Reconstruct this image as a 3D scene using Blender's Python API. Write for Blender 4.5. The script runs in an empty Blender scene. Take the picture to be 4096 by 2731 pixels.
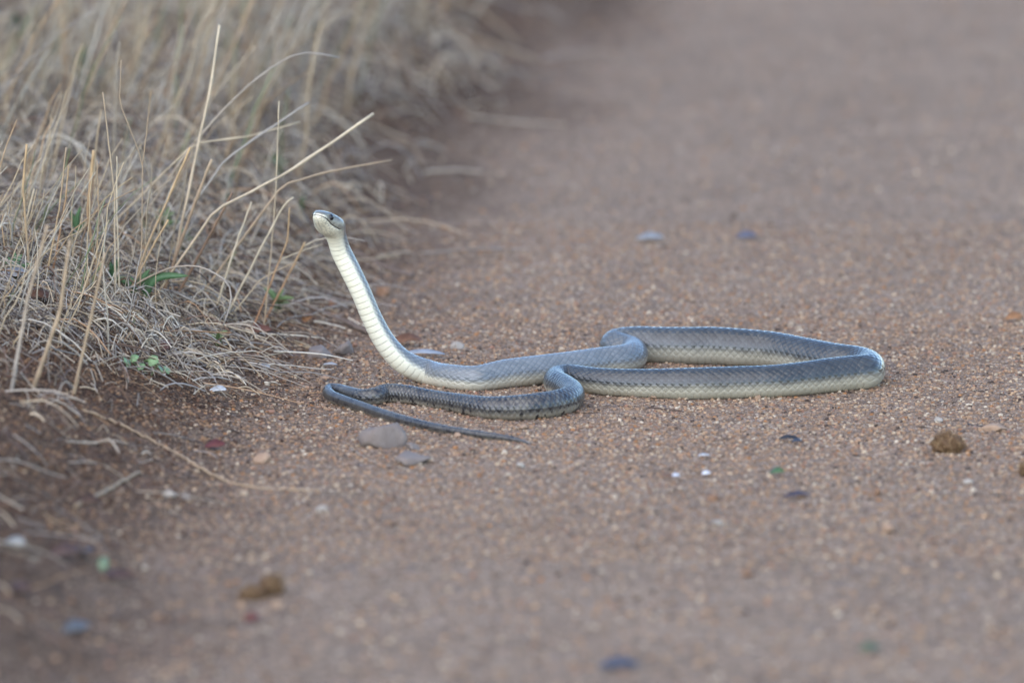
import bpy, bmesh, math, random
import numpy as np
from mathutils import Vector

random.seed(7)
rng = np.random.default_rng(11)
scene = bpy.context.scene
col = scene.collection

# ------------------------------------------------------------------ camera
FPX = 30000.0                       # focal length in photograph pixels (4096 wide)
CX, CY = 2048.0, 1365.5
DEP = math.radians(10.7)            # depression of the ray that meets the ground at the origin
PITCH = DEP - math.atan((1550 - CY) / FPX)
CAM = np.array([0.0, -9.0 * math.cos(DEP), 9.0 * math.sin(DEP)])
FWD = np.array([0.0, math.cos(PITCH), -math.sin(PITCH)])
UPV = np.array([0.0, math.sin(PITCH), math.cos(PITCH)])
RGT = np.array([1.0, 0.0, 0.0])
cd = bpy.data.cameras.new('camera')
cd.sensor_width = 36.0
cd.lens = 36.0 * FPX / 4096.0
cd.clip_start = 0.1
cd.clip_end = 3000.0
cd.dof.use_dof = True
cd.dof.focus_distance = 8.97
cd.dof.aperture_fstop = 3.2
cam = bpy.data.objects.new('camera', cd)
cam.location = CAM
cam.rotation_euler = (math.pi / 2 - PITCH, 0, 0)
col.objects.link(cam)
scene.camera = cam

# ------------------------------------------------------------------ sky, sun, exposure
SUN_EL, SUN_AZ = math.radians(34), math.radians(208)      # azimuth clockwise from +Y: low, behind the camera on the verge side
w = bpy.data.worlds.new('World')
scene.world = w
w.use_nodes = True
wn = w.node_tree.nodes
wl = w.node_tree.links
bg = wn.get('Background') or wn.new('ShaderNodeBackground')
sky = wn.new('ShaderNodeTexSky')
sky.sky_type = 'NISHITA'
sky.sun_disc = False
sky.sun_elevation = SUN_EL
sky.sun_rotation = SUN_AZ
sky.air_density = 1.0
sky.dust_density = 0.2
sky.ozone_density = 3.5
bg.inputs['Strength'].default_value = 0.15
wl.new(sky.outputs['Color'], bg.inputs['Color'])
sd = bpy.data.lights.new('sun', 'SUN')
sd.energy = 1.3
sd.angle = math.radians(110)
sd.color = (1.0, 0.80, 0.55)
sun = bpy.data.objects.new('sun', sd)
dvec = Vector((math.sin(SUN_AZ) * math.cos(SUN_EL), math.cos(SUN_AZ) * math.cos(SUN_EL), math.sin(SUN_EL)))
sun.rotation_euler = dvec.to_track_quat('Z', 'Y').to_euler()
sun.location = (0, 0, 30)
col.objects.link(sun)
vs = scene.view_settings
vs.view_transform = 'Standard'
vs.look = 'None'
vs.exposure = 1.55
vs.gamma = 1.0
vs.use_curve_mapping = False
scene.cycles.use_denoising = True
scene.cycles.max_bounces = 6

# ------------------------------------------------------------------ helpers
def ray(px, py):
    d = FWD + (px - CX) / FPX * RGT - (py - CY) / FPX * UPV
    return d

def smooth(a, b, x):
    t = np.clip((x - a) / (b - a), 0, 1)
    return t * t * (3 - 2 * t)

def hash2(ix, iy, s=0):
    h = np.sin(ix * 127.1 + iy * 311.7 + s * 74.7) * 43758.5453
    return h - np.floor(h)

def vnoise(x, y, s=0):
    ix, iy = np.floor(x), np.floor(y)
    fx, fy = x - ix, y - iy
    fx = fx * fx * (3 - 2 * fx)
    fy = fy * fy * (3 - 2 * fy)
    a, b = hash2(ix, iy, s), hash2(ix + 1, iy, s)
    c, d = hash2(ix, iy + 1, s), hash2(ix + 1, iy + 1, s)
    return (a * (1 - fx) + b * fx) * (1 - fy) + (c * (1 - fx) + d * fx) * fy

def edge(x, y):
    """signed distance right of the line where the verge meets the road"""
    return x - (-0.235 + 0.118 * y) + 0.07 * (vnoise(y * 2.2 + 9, x * 0.0 + 3.0, 4) - 0.5)

def ground_z(x, y):
    x = np.asarray(x, float)
    y = np.asarray(y, float)
    e = edge(x, y)
    bank = 0.125 * smooth(0.03, -0.42, e)
    near = smooth(2500, 60, np.hypot(x, y))
    z = bank
    z = z + (vnoise(x * 3.1, y * 3.1, 1) - 0.5) * 0.012 * smooth(0.05, -0.3, e)
    z = z + (vnoise(x * 11, y * 11, 2) - 0.5) * (0.002 + 0.010 * smooth(-0.02, -0.3, e))
    z = z + (vnoise(x * 24, y * 24, 6) - 0.4) * 0.014 * smooth(-0.06, -0.25, e) * smooth(0.0, -0.5, y)
    z = z + (vnoise(x * 42, y * 42, 3) - 0.5) * (0.0012 + 0.0035 * smooth(0.0, -0.2, e))
    z = z + (vnoise(x * 130, y * 130, 5) - 0.5) * 0.0012
    return z * near

def gpt(px, py):
    """ground point seen at a photograph pixel"""
    d = ray(px, py)
    z = 0.0
    p = None
    for _ in range(14):
        t = (z - CAM[2]) / d[2]
        p = CAM + d * t
        z = 0.5 * z + 0.5 * float(ground_z(p[0], p[1]))
    p[2] = float(ground_z(p[0], p[1]))
    return p

def at_y(px, py, Y):
    d = ray(px, py)
    return CAM + d * ((Y - CAM[1]) / d[1])

def depth(p):
    return float(np.dot(np.asarray(p) - CAM, FWD))

def tag(o, label, cat=None, group=None, kind=None):
    o['label'] = label
    if cat: o['category'] = cat
    if group: o['group'] = group
    if kind: o['kind'] = kind
    return o

def mesh_np(name, V, F, mat=None, smooth_shade=False, attrs=None, parent=None, link=True):
    """V (n,3), F (m,3 or 4) -> one mesh object; attrs = {name: (kind, array)} per vertex"""
    me = bpy.data.meshes.new(name)
    V = np.asarray(V, np.float32)
    F = np.asarray(F, np.int32)
    k = F.shape[1]
    me.vertices.add(len(V))
    me.vertices.foreach_set('co', V.ravel())
    me.loops.add(F.size)
    me.loops.foreach_set('vertex_index', F.ravel())
    me.polygons.add(len(F))
    me.polygons.foreach_set('loop_start', np.arange(0, F.size, k, dtype=np.int32))
    me.polygons.foreach_set('loop_total', np.full(len(F), k, np.int32))
    me.polygons.foreach_set('use_smooth', np.full(len(F), smooth_shade, bool))
    if attrs:
        for nm, (kd, arr) in attrs.items():
            if kd == 'F':
                a = me.attributes.new(nm, 'FLOAT', 'POINT')
                a.data.foreach_set('value', np.asarray(arr, np.float32).ravel())
            else:
                arr = np.asarray(arr, np.float32)
                if arr.shape[1] == 3:
                    arr = np.concatenate([arr, np.ones((len(arr), 1), np.float32)], 1)
                a = me.attributes.new(nm, 'FLOAT_COLOR', 'POINT')
                a.data.foreach_set('color', arr.ravel())
    me.update(calc_edges=True)
    me.validate()
    if mat: me.materials.append(mat)
    o = bpy.data.objects.new(name, me)
    if link: col.objects.link(o)
    if parent: o.parent = parent
    return o

# ------------------------------------------------------------------ node helper
class NT:
    def __init__(self, name):
        self.m = bpy.data.materials.new(name)
        self.m.use_nodes = True
        self.t = self.m.node_tree
        self.n = self.t.nodes
        self.bsdf = self.n.get('Principled BSDF')
    def new(self, kind, **kw):
        nd = self.n.new(kind)
        for k, v in kw.items(): setattr(nd, k, v)
        return nd
    def link(self, a, b): self.t.links.new(a, b)
    def put(self, sock, v):
        if isinstance(v, (int, float)): sock.default_value = v
        elif isinstance(v, (tuple, list)): sock.default_value = tuple(v) + ((1.0,) if len(v) == 3 and sock.type == 'RGBA' else ())
        else: self.link(v, sock)
    def math(self, op, a, b=0.0, c=0.0, clamp=False):
        nd = self.new('ShaderNodeMath', operation=op, use_clamp=clamp)
        self.put(nd.inputs[0], a); self.put(nd.inputs[1], b); self.put(nd.inputs[2], c)
        return nd.outputs[0]
    def ss(self, x, a, b):
        nd = self.new('ShaderNodeMapRange', interpolation_type='SMOOTHSTEP')
        self.put(nd.inputs[0], x); self.put(nd.inputs[1], a); self.put(nd.inputs[2], b)
        return nd.outputs[0]
    def mix(self, f, a, b, mode='MIX'):
        nd = self.new('ShaderNodeMix', data_type='RGBA', blend_type=mode)
        self.put(nd.inputs[0], f); self.put(nd.inputs[6], a); self.put(nd.inputs[7], b)
        return nd.outputs[2]
    def attr(self, name, out='Fac'):
        return self.new('ShaderNodeAttribute', attribute_name=name).outputs[out]
    def noise(self, scale, detail=3.0, rough=0.55, vec=None, out='Fac'):
        nd = self.new('ShaderNodeTexNoise')
        nd.inputs['Scale'].default_value = scale
        nd.inputs['Detail'].default_value = detail
        nd.inputs['Roughness'].default_value = rough
        if vec is not None: self.link(vec, nd.inputs['Vector'])
        return nd.outputs[out]
    def vor(self, scale, feature='F1', vec=None, out='Color'):
        nd = self.new('ShaderNodeTexVoronoi', feature=feature)
        nd.inputs['Scale'].default_value = scale
        if vec is not None: self.link(vec, nd.inputs['Vector'])
        return nd.outputs[out]
    def ramp(self, f, stops, interp='LINEAR'):
        nd = self.new('ShaderNodeValToRGB')
        cr = nd.color_ramp
        cr.interpolation = interp
        while len(cr.elements) < len(stops): cr.elements.new(0.5)
        for e, (p, c) in zip(cr.elements, stops):
            e.position = p
            e.color = tuple(c) + (1.0,)
        self.put(nd.inputs[0], f)
        return nd.outputs[0]
    def pos(self): return self.new('ShaderNodeNewGeometry').outputs['Position']
    def objco(self): return self.new('ShaderNodeTexCoord').outputs['Object']
    def bump(self, h, strength, dist, normal=None):
        nd = self.new('ShaderNodeBump')
        nd.inputs['Strength'].default_value = strength
        nd.inputs['Distance'].default_value = dist
        self.link(h, nd.inputs['Height'])
        if normal is not None: self.link(normal, nd.inputs['Normal'])
        return nd.outputs[0]
    def out(self, color=None, rough=None, normal=None, spec=None):
        if color is not None: self.put(self.bsdf.inputs['Base Color'], color)
        if rough is not None: self.put(self.bsdf.inputs['Roughness'], rough)
        if normal is not None: self.link(normal, self.bsdf.inputs['Normal'])
        if spec is not None: self.put(self.bsdf.inputs['Specular IOR Level'], spec)
        return self.m

# ------------------------------------------------------------------ materials of the setting
def mat_ground():
    t = NT('gritty dirt')
    p = t.pos()
    vg = t.attr('verge')
    c1 = t.vor(420, vec=p)                                  # grains about 2.4 mm
    g1 = t.new('ShaderNodeSeparateColor'); t.link(c1, g1.inputs[0])
    road = t.ramp(g1.outputs[0], [(0.0, (0.075, 0.056, 0.043)), (0.18, (0.162, 0.117, 0.084)), (0.5, (0.212, 0.153, 0.107)),
                                  (0.76, (0.28, 0.20, 0.137)), (0.93, (0.41, 0.31, 0.22)), (1.0, (0.53, 0.46, 0.37))])
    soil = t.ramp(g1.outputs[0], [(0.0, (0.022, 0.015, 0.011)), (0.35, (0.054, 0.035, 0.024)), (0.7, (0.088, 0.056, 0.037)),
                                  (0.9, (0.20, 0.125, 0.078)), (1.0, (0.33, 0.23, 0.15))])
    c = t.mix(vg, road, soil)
    # broad patches: dust, damp, tyre-worn stretches
    n1 = t.noise(1.6, 4, 0.6, p)
    n2 = t.noise(9.0, 4, 0.65, p)
    n3 = t.noise(60.0, 3, 0.6, p)
    v = t.math('ADD', t.math('MULTIPLY', n1, 0.45), t.math('ADD', t.math('MULTIPLY', n2, 0.55), t.math('MULTIPLY', n3, 1.0)))
    v = t.math('ADD', v, 0.02)
    tint = t.noise(24.0, 4, 0.7, p)
    c = t.mix(t.math('MULTIPLY', t.ss(tint, 0.48, 0.70), 0.6), c, t.mix(vg, (0.27, 0.19, 0.135), (0.12, 0.072, 0.052)))
    tint2 = t.noise(31.0, 4, 0.7, t.objco())
    c = t.mix(t.math('MULTIPLY', t.ss(tint2, 0.52, 0.72), 0.55), c, t.mix(vg, (0.14, 0.125, 0.125), (0.07, 0.055, 0.05)))
    hsv = t.new('ShaderNodeHueSaturation')
    t.link(c, hsv.inputs['Color']); t.link(v, hsv.inputs['Value'])
    h = t.math('ADD', t.vor(420, vec=p, out='Distance'), t.math('MULTIPLY', t.noise(900, 2, 0.6, p), 0.4))
    nrm = t.bump(h, 0.55, 0.0011)
    return t.out(hsv.outputs[0], 0.95, nrm, 0.06)

def mat_color_attr(name, rough=0.7, spec=0.3, nscale=300, namp=0.35, bump=0.0, bdist=0.0005):
    t = NT(name)
    c = t.attr('col', 'Color')
    n = t.noise(nscale, 3, 0.6, t.pos())
    v = t.math('ADD', t.math('MULTIPLY', n, namp * 2), 1.0 - namp)
    hsv = t.new('ShaderNodeHueSaturation')
    t.link(c, hsv.inputs['Color']); t.link(v, hsv.inputs['Value'])
    nrm = t.bump(n, bump, bdist) if bump else None
    return t.out(hsv.outputs[0], rough, nrm, spec)

M_GROUND = mat_ground()
M_GRIT = mat_color_attr('mixed gravel', 0.85, 0.12, 900, 0.25)
M_STRAW = mat_color_attr('dry grass', 0.55, 0.35, 260, 0.3)
M_GREEN = mat_color_attr('green blades', 0.45, 0.4, 200, 0.3)

# ------------------------------------------------------------------ ground: one sheet, road and verge as its two pieces
def axis(lo, hi, fine, step, grow):
    a = [fine[0]]
    while a[-1] < fine[1]: a.append(a[-1] + step)
    s = step
    while a[-1] < hi:
        s *= grow
        a.append(a[-1] + s)
    b = [fine[0]]
    s = step
    while b[-1] > lo:
        s *= grow
        b.append(b[-1] - s)
    return np.array(b[:0:-1] + a)

gx = axis(-900, 900, (-0.78, 0.78), 0.0042, 1.16)
gy = axis(-300, 1500, (-0.55, 0.62), 0.0042, 1.045)
GX, GY = np.meshgrid(gx, gy)
GZ = ground_z(GX, GY)
nx, ny = len(gx), len(gy)
GV = np.stack([GX, GY, GZ], -1).reshape(-1, 3)
ii = (np.arange(ny - 1)[:, None] * nx + np.arange(nx - 1)[None, :]).ravel()
GF = np.stack([ii, ii + 1, ii + nx + 1, ii + nx], 1)
e_all = edge(GV[:, 0], GV[:, 1])
e_n = e_all + 0.10 * (vnoise(GV[:, 0] * 14, GV[:, 1] * 9, 8) - 0.5) + 0.05 * (vnoise(GV[:, 0] * 60, GV[:, 1] * 40, 9) - 0.5)
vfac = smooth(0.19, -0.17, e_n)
fc = e_all[GF].mean(1)
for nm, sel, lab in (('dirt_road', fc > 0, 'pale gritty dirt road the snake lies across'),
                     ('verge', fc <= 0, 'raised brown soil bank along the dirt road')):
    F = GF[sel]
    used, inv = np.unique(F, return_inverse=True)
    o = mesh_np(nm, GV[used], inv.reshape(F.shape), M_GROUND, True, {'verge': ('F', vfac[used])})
    tag(o, lab, kind='structure')

# ------------------------------------------------------------------ the snake
def snake_material():
    t = NT('snake skin')
    su, sp, ven = t.attr('su'), t.attr('sp'), t.attr('ven')
    pig, head, mouth, tail = t.attr('pig'), t.attr('head'), t.attr('mouth'), t.attr('tail')
    half = t.math('MULTIPLY', sp, 0.5)
    m, n = t.math('ADD', su, half), t.math('SUBTRACT', su, half)
    fm, fn = t.math('FRACT', m), t.math('FRACT', n)
    em = t.math('MINIMUM', fm, t.math('SUBTRACT', 1.0, fm))
    en = t.math('MINIMUM', fn, t.math('SUBTRACT', 1.0, fn))
    ed = t.math('SMOOTH_MIN', em, en, 0.08)
    fv = t.math('FRACT', su)
    ev = t.math('MULTIPLY', t.math('MINIMUM', fv, t.math('SUBTRACT', 1.0, fv)), 1.0)
    isv = t.math('GREATER_THAN', ven, 0.0)
    dors_line = t.ss(ed, 0.02, t.math('ADD', 0.12, t.math('MULTIPLY', tail, 0.10)))
    vent_line = t.ss(ev, 0.0, 0.06)
    line = t.math('ADD', t.math('MULTIPLY', dors_line, t.math('SUBTRACT', 1.0, isv)), t.math('MULTIPLY', vent_line, isv))
    # one random number per scale
    cmb = t.new('ShaderNodeCombineXYZ')
    t.link(t.math('FLOOR', m), cmb.inputs[0]); t.link(t.math('FLOOR', n), cmb.inputs[1])
    wn_ = t.new('ShaderNodeTexWhiteNoise', noise_dimensions='2D'); t.link(cmb.outputs[0], wn_.inputs['Vector'])
    rnd = wn_.outputs['Value']
    grey = t.mix(rnd, (0.034, 0.037, 0.037), (0.062, 0.066, 0.065))
    tailc = t.mix(rnd, (0.055, 0.052, 0.046), (0.125, 0.118, 0.10))
    grey = t.mix(t.attr('fore_sheen'), grey, t.mix(rnd, (0.155, 0.172, 0.178), (0.205, 0.222, 0.228)))  # paler neck scales, plus blue sky sheen on the forebody painted into the colour
    dors = t.mix(tail, grey, tailc)
    co = t.pos()
    n1 = t.noise(35, 3, 0.6, co)
    cream = t.mix(n1, (0.74, 0.70, 0.52), (0.86, 0.83, 0.67))
    creamt = t.mix(n1, (0.19, 0.17, 0.13), (0.29, 0.265, 0.21))
    cream = t.mix(t.attr('flank'), cream, t.mix(n1, (0.35, 0.33, 0.25), (0.48, 0.455, 0.36)))
    cream = t.mix(tail, cream, creamt)
    # black flecks on the tail scales
    fleck = t.math('MULTIPLY', t.math('GREATER_THAN', t.math('MULTIPLY', rnd, t.ss(n1, 0.25, 0.5)), 0.66), t.math('GREATER_THAN', tail, 0.15))
    fine = t.noise(160, 2, 0.5, co)
    fleck = t.math('MULTIPLY', fleck, t.ss(fine, 0.38, 0.46))
    c = t.mix(pig, dors, cream)
    c = t.mix(fleck, c, (0.02, 0.02, 0.022))
    body = t.math('SUBTRACT', 1.0, head)
    lc_d = t.math('MULTIPLY', t.math('SUBTRACT', 1.0, line), body)
    c = t.mix(t.math('MULTIPLY', lc_d, t.math('ADD', t.math('SUBTRACT', 0.42, t.math('MULTIPLY', t.attr('fore_sheen'), 0.2)), t.math('MAXIMUM', t.math('MULTIPLY', tail, 0.5), t.math('MULTIPLY', t.attr('neck'), 0.3)))), c, t.mix(pig, (0.03, 0.032, 0.036), (0.30, 0.285, 0.23)))
    # shields of the head
    hv = t.vor(190, 'DISTANCE_TO_EDGE', co, 'Distance')
    hl = t.math('MULTIPLY', t.math('SUBTRACT', 1.0, t.ss(hv, 0.0, 0.07)), head)
    c = t.mix(t.math('MULTIPLY', hl, 0.5), c, (0.09, 0.085, 0.075))
    c = t.mix(t.attr('suture'), c, (0.10, 0.092, 0.078))
    c = t.mix(mouth, c, (0.012, 0.010, 0.009))
    # relief: overlapping scales, scutes
    ramp_d = t.math('MULTIPLY', t.math('ADD', fm, fn), 0.35)
    hgt_d = t.math('MULTIPLY', t.ss(ed, 0.0, 0.22), t.math('ADD', 0.5, ramp_d))
    hgt_v = t.math('MULTIPLY', t.ss(ev, 0.0, 0.10), t.math('ADD', 0.6, t.math('MULTIPLY', fv, 0.4)))
    hgt = t.math('ADD', t.math('MULTIPLY', hgt_d, t.math('SUBTRACT', 1.0, isv)), t.math('MULTIPLY', hgt_v, isv))
    hgt = t.math('ADD', t.math('MULTIPLY', hgt, body), t.math('MULTIPLY', t.math('MULTIPLY', t.ss(hv, 0.0, 0.08), head), 0.5))
    nrm = t.bump(hgt, 0.45, 0.0009)
    rough = t.math('ADD', 0.30, t.math('MULTIPLY', rnd, 0.10))
    t.bsdf.inputs['Coat Weight'].default_value = 0.8
    t.bsdf.inputs['Coat Roughness'].default_value = 0.24
    t.bsdf.inputs['Coat IOR'].default_value = 1.6
    return t.out(c, rough, nrm, 0.15)

# centre line, head to tail: photograph px of the centre, radius in px, and the depth plane (None = lying on the ground)
SNOUT = [(1273, 861, 8, -0.056), (1290, 876, 30, -0.041), (1329, 912, 40, -0.018), (1348, 955, 39, -0.006)]
NECK = [(1362, 1000, 40, 0.0), (1394, 1066, 41, 0.002), (1440, 1160, 40, 0.004), (1494, 1285, 41, 0.008), (1545, 1375, 43, 0.012), (1615, 1448, 46, 0.018)]
BODY = [(1712, 1490, 48), (1800, 1508, 48), (1900, 1516, 50), (1960, 1507, 53), (2016, 1497, 56), (2100, 1487, 57), (2169, 1479, 57), (2300, 1463, 57),
        (2400, 1449, 57), (2482, 1440, 57), (2530, 1426, 58), (2528, 1409, 60), (2482, 1397, 63), (2460, 1388, 66), (2492, 1382, 69),
        (2560, 1380, 71), (2627, 1382, 71), (2759, 1385, 73), (2850, 1385, 74), (2957, 1391, 73), (3088, 1401, 71), (3220, 1423, 69),
        (3352, 1446, 68), (3430, 1456, 68), (3474, 1471, 68), (3462, 1488, 68), (3400, 1494, 68), (3300, 1504, 67), (3220, 1514, 65), (3088, 1526, 63),
        (2957, 1531, 63), (2759, 1536, 62), (2627, 1536, 58), (2495, 1532, 54), (2400, 1526, 52), (2335, 1518, 51), (2275, 1510, 50),
        (2230, 1516, 50), (2228, 1534, 51), (2262, 1553, 51), (2288, 1576, 51), (2272, 1600, 51), (2215, 1616, 51), (2118, 1629, 50), (1965, 1632, 43),
        (1812, 1610, 36), (1710, 1593, 34), (1608, 1576, 36), (1545, 1573, 36), (1500, 1585, 33), (1455, 1588, 29), (1404, 1577, 27), (1353, 1562, 25),
        (1322, 1559, 24), (1313, 1570, 23), (1328, 1586, 23), (1362, 1600, 22), (1455, 1631, 21), (1557, 1665, 20), (1659, 1692, 18), (1761, 1714, 16),
        (1863, 1730, 15), (2016, 1751, 12), (2085, 1764, 8), (2121, 1776, 3)]
ctrl, crad = [], []
for px, py, r, Y in SNOUT + NECK:
    p = at_y(px, py, Y); ctrl.append(p); crad.append(r * depth(p) / FPX)
for px, py, r in BODY:
    z = 0.015
    for _ in range(6):
        d = ray(px, py); p = CAM + d * ((z - CAM[2]) / d[2])
        rw = r * depth(p) / FPX
        z = rw * 0.93
    ctrl.append(p); crad.append(rw)
ctrl, crad = np.array(ctrl), np.array(crad)

def catmull(P, sub=24):
    P = np.vstack([2 * P[0] - P[1], P, 2 * P[-1] - P[-2]])
    out = []
    for i in range(1, len(P) - 2):
        p0, p1, p2, p3 = P[i - 1:i + 3]
        k = 0.5
        t0 = 0.0; t1 = t0 + np.linalg.norm((p1 - p0)[:3]) ** k; t2 = t1 + np.linalg.norm((p2 - p1)[:3]) ** k; t3 = t2 + np.linalg.norm((p3 - p2)[:3]) ** k
        for s in range(sub):
            t = t1 + (t2 - t1) * s / sub
            A1 = (t1 - t) / (t1 - t0) * p0 + (t - t0) / (t1 - t0) * p1
            A2 = (t2 - t) / (t2 - t1) * p1 + (t - t1) / (t2 - t1) * p2
            A3 = (t3 - t) / (t3 - t2) * p2 + (t - t2) / (t3 - t2) * p3
            B1 = (t2 - t) / (t2 - t0) * A1 + (t - t0) / (t2 - t0) * A2
            B2 = (t3 - t) / (t3 - t1) * A2 + (t - t1) / (t3 - t1) * A3
            out.append((t2 - t) / (t2 - t1) * B1 + (t - t1) / (t2 - t1) * B2)
    out.append(P[-2])
    return np.array(out)

NCH = len(SNOUT) + len(NECK)
# dorsal directions: head, raised neck, then flat on the ground
dors_c = []
for i in range(len(ctrl)):
    if i == 0: dors_c.append((0.24, 0.34, 0.90))
    elif i == 1: dors_c.append((0.24, 0.36, 0.88))
    elif i == 2: dors_c.append((0.28, 0.48, 0.78))
    elif i == 3: dors_c.append((0.42, 0.68, 0.55))
    elif i < NCH - 1: dors_c.append((0.56, 0.78, 0.26))
    elif i == NCH - 1: dors_c.append((0.36, 0.62, 0.70))
    elif i == NCH: dors_c.append((0.15, 0.30, 0.93))
    elif i == NCH + 1: dors_c.append((0.05, 0.12, 0.98))
    else: dors_c.append((0, 0.0, 1))
dors_c = np.array(dors_c, float)
full = catmull(np.hstack([ctrl, crad[:, None], dors_c]))
seg = np.linalg.norm(np.diff(full[:, :3], axis=0), axis=1)
S = np.concatenate([[0], np.cumsum(seg)])
LEN = S[-1]
print('snake length', LEN)
# ring stations: dense on the head, 1.3 mm on the body
st = [0.0]
while st[-1] < LEN:
    st.append(st[-1] + (0.00022 if st[-1] < 0.002 else 0.0006 if st[-1] < 0.062 else 0.0013))
st = np.array(st[:-1] + [LEN])
ring = np.stack([np.interp(st, S, full[:, k]) for k in range(7)], 1)
C = ring[:, :3]
def blur(a, k):
    ker = np.hanning(2 * k + 3)[1:-1]; ker /= ker.sum()
    pad = np.concatenate([np.repeat(a[:1], k, 0), a, np.repeat(a[-1:], k, 0)])
    return np.stack([np.convolve(pad[:, j], ker, 'valid') for j in range(a.shape[1])], 1)
Rr = blur(ring[:, 3:4], 12)[:, 0]
Tn = np.gradient(C, st, axis=0)
Tn = blur(Tn, 6)
Tn /= np.linalg.norm(Tn, axis=1)[:, None]
Dn = blur(ring[:, 4:7], 25)
Dn -= (Dn * Tn).sum(1)[:, None] * Tn
Dn /= np.linalg.norm(Dn, axis=1)[:, None]
Sn = np.cross(Dn, Tn)                       # sideways
Mr = 112
ang = (np.arange(Mr) + 0.5) / Mr * 2 * math.pi - math.pi      # 0 = middle of the back
# head profile, millimetres from the snout: half width, height above, depth below
hd = np.array([0, 0.4, 1.0, 2, 4, 8, 13, 18, 24, 30, 37, 44, 52, 60, 70]) / 1000
hw = np.array([0.2, 2.9, 4.4, 6.0, 7.7, 9.4, 10.8, 12.4, 14.8, 17.4, 19.0, 18.0, 14.8, 12.4, 12.0]) / 1000
ht = np.array([0.2, 2.0, 3.0, 4.2, 5.8, 7.8, 9.2, 10.2, 10.8, 11.2, 11.2, 10.4, 11.0, 11.6, 12.0]) / 1000
hb = np.array([0.2, 2.0, 3.1, 4.3, 6.0, 8.0, 9.4, 10.6, 11.8, 13.0, 13.6, 13.2, 12.2, 12.0, 12.0]) / 1000
hk = smooth(0.072, 0.052, st)                 # 1 on the head
W = np.interp(st, hd, hw) * hk + Rr * (1 - hk)
HT = np.interp(st, hd, ht) * hk + Rr * (1 - hk)
HB = np.interp(st, hd, hb) * hk + Rr * (1 - hk)
A = np.broadcast_to(ang[None, :], (len(st), Mr))
ca, sa = np.cos(A), np.sin(A)
ex = 2.0 + 0.7 * hk[:, None] * (ca > 0)
rad_e = (np.abs(ca) ** ex + np.abs(sa) ** ex) ** (-1 / ex)
lx = sa * rad_e * W[:, None]
lz = ca * rad_e * np.where(ca > 0, HT[:, None], HB[:, None])
# slight ridge along the back on the body
lz = lz * (1 + 0.05 * (1 - hk)[:, None] * np.clip(ca, 0, 1) ** 6)
lx = lx * (1 - 0.04 * (1 - hk)[:, None])
# mouth
d_mm = st[:, None] * 1000
zm = np.interp(st * 1000, [0, 2, 6, 12, 20, 28, 34, 38], [-0.2, -0.3, -0.9, -2.2, -4.2, -5.3, -5.2, -4.6])[:, None] / 1000
mw = np.exp(-((lz - zm) / 0.00048) ** 2) * (st[:, None] < 0.038) * smooth(0.038, 0.034, st)[:, None]
# brow ridge and cheek
eye_d = 0.0165
brow = np.exp(-((st[:, None] - eye_d) / 0.007) ** 2) * np.exp(-((np.abs(A) - 0.80) / 0.22) ** 2)
grow = 1 + 0.10 * brow - 0.10 * mw
canthus = np.exp(-((st[:, None] - 0.012) / 0.007) ** 2) * np.exp(-((np.abs(A) - 1.25) / 0.25) ** 2)
grow = grow - 0.06 * canthus
lx, lz = lx * grow, lz * grow
# scale coordinates
sl = np.interp(st, [0, .06, .25, .5, .9, 1.35, 1.6, 1.85, LEN], [.006, .0068, .0085, .0092, .0092, .0085, .0066, .0055, .0028])
su = np.concatenate([[0], np.cumsum(np.diff(st) / sl[1:])])
a_d = np.interp(st, [0, .3, .45, LEN * .7, LEN], [1.95, 1.95, 2.05, 2.1, 2.4])
def s_of(px, py):                        # arc length of the ring nearest a photograph pixel
    q = (C - CAM); k = FPX / (q @ FWD)
    return k * (q @ RGT) + CX, CY - k * (q @ UPV)
PXs, PYs = s_of(0, 0)
i_bend = int(np.argmin((PXs - 2228) ** 2 + (PYs - 1530) ** 2))
i_tip = int(np.argmin((PXs - 1313) ** 2 + (PYs - 1570) ** 2))
rows = np.where(np.arange(len(st)) < i_bend, 19.0, np.where(np.arange(len(st)) < i_tip, 11.0, 8.0))
sp = A / a_d[:, None] * rows[:, None] / 2
ven = (np.abs(A) - a_d[:, None]) / (math.pi - a_d[:, None])
su2 = np.broadcast_to(su[:, None], A.shape)
# scutes end in rounded points
fv = su2 - np.floor(su2)
ven = ven + 0.16 * (np.sin(fv * math.pi) - 0.5)
fm, fn = (su2 + sp / 2) % 1, (su2 - sp / 2) % 1
edd = np.minimum(np.minimum(fm, 1 - fm), np.minimum(fn, 1 - fn))
rel = np.where(ven > 0, smooth(0, .12, np.minimum(fv, 1 - fv)) * (0.6 + 0.4 * fv), smooth(0, .25, edd) * (0.5 + 0.35 * (fm + fn)))
rel = rel * (1 - hk)[:, None] * np.minimum(1, Rr / 0.012)[:, None]
P = C[:, None, :] + Sn[:, None, :] * lx[..., None] + Dn[:, None, :] * lz[..., None]
nrm_ = Sn[:, None, :] * sa[..., None] + Dn[:, None, :] * ca[..., None]
P = P + nrm_ * (rel * (0.0005 + 0.0004 * smooth(LEN * 0.62, LEN * 0.7, st))[:, None])[..., None]
# the belly flattens where it lies on the ground
gz = ground_z(P[..., 0], P[..., 1]) + 0.0002
low = P[..., 2] < gz
P[..., 2] = np.where(low, gz + (P[..., 2] - gz) * 0.15, P[..., 2])
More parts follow.
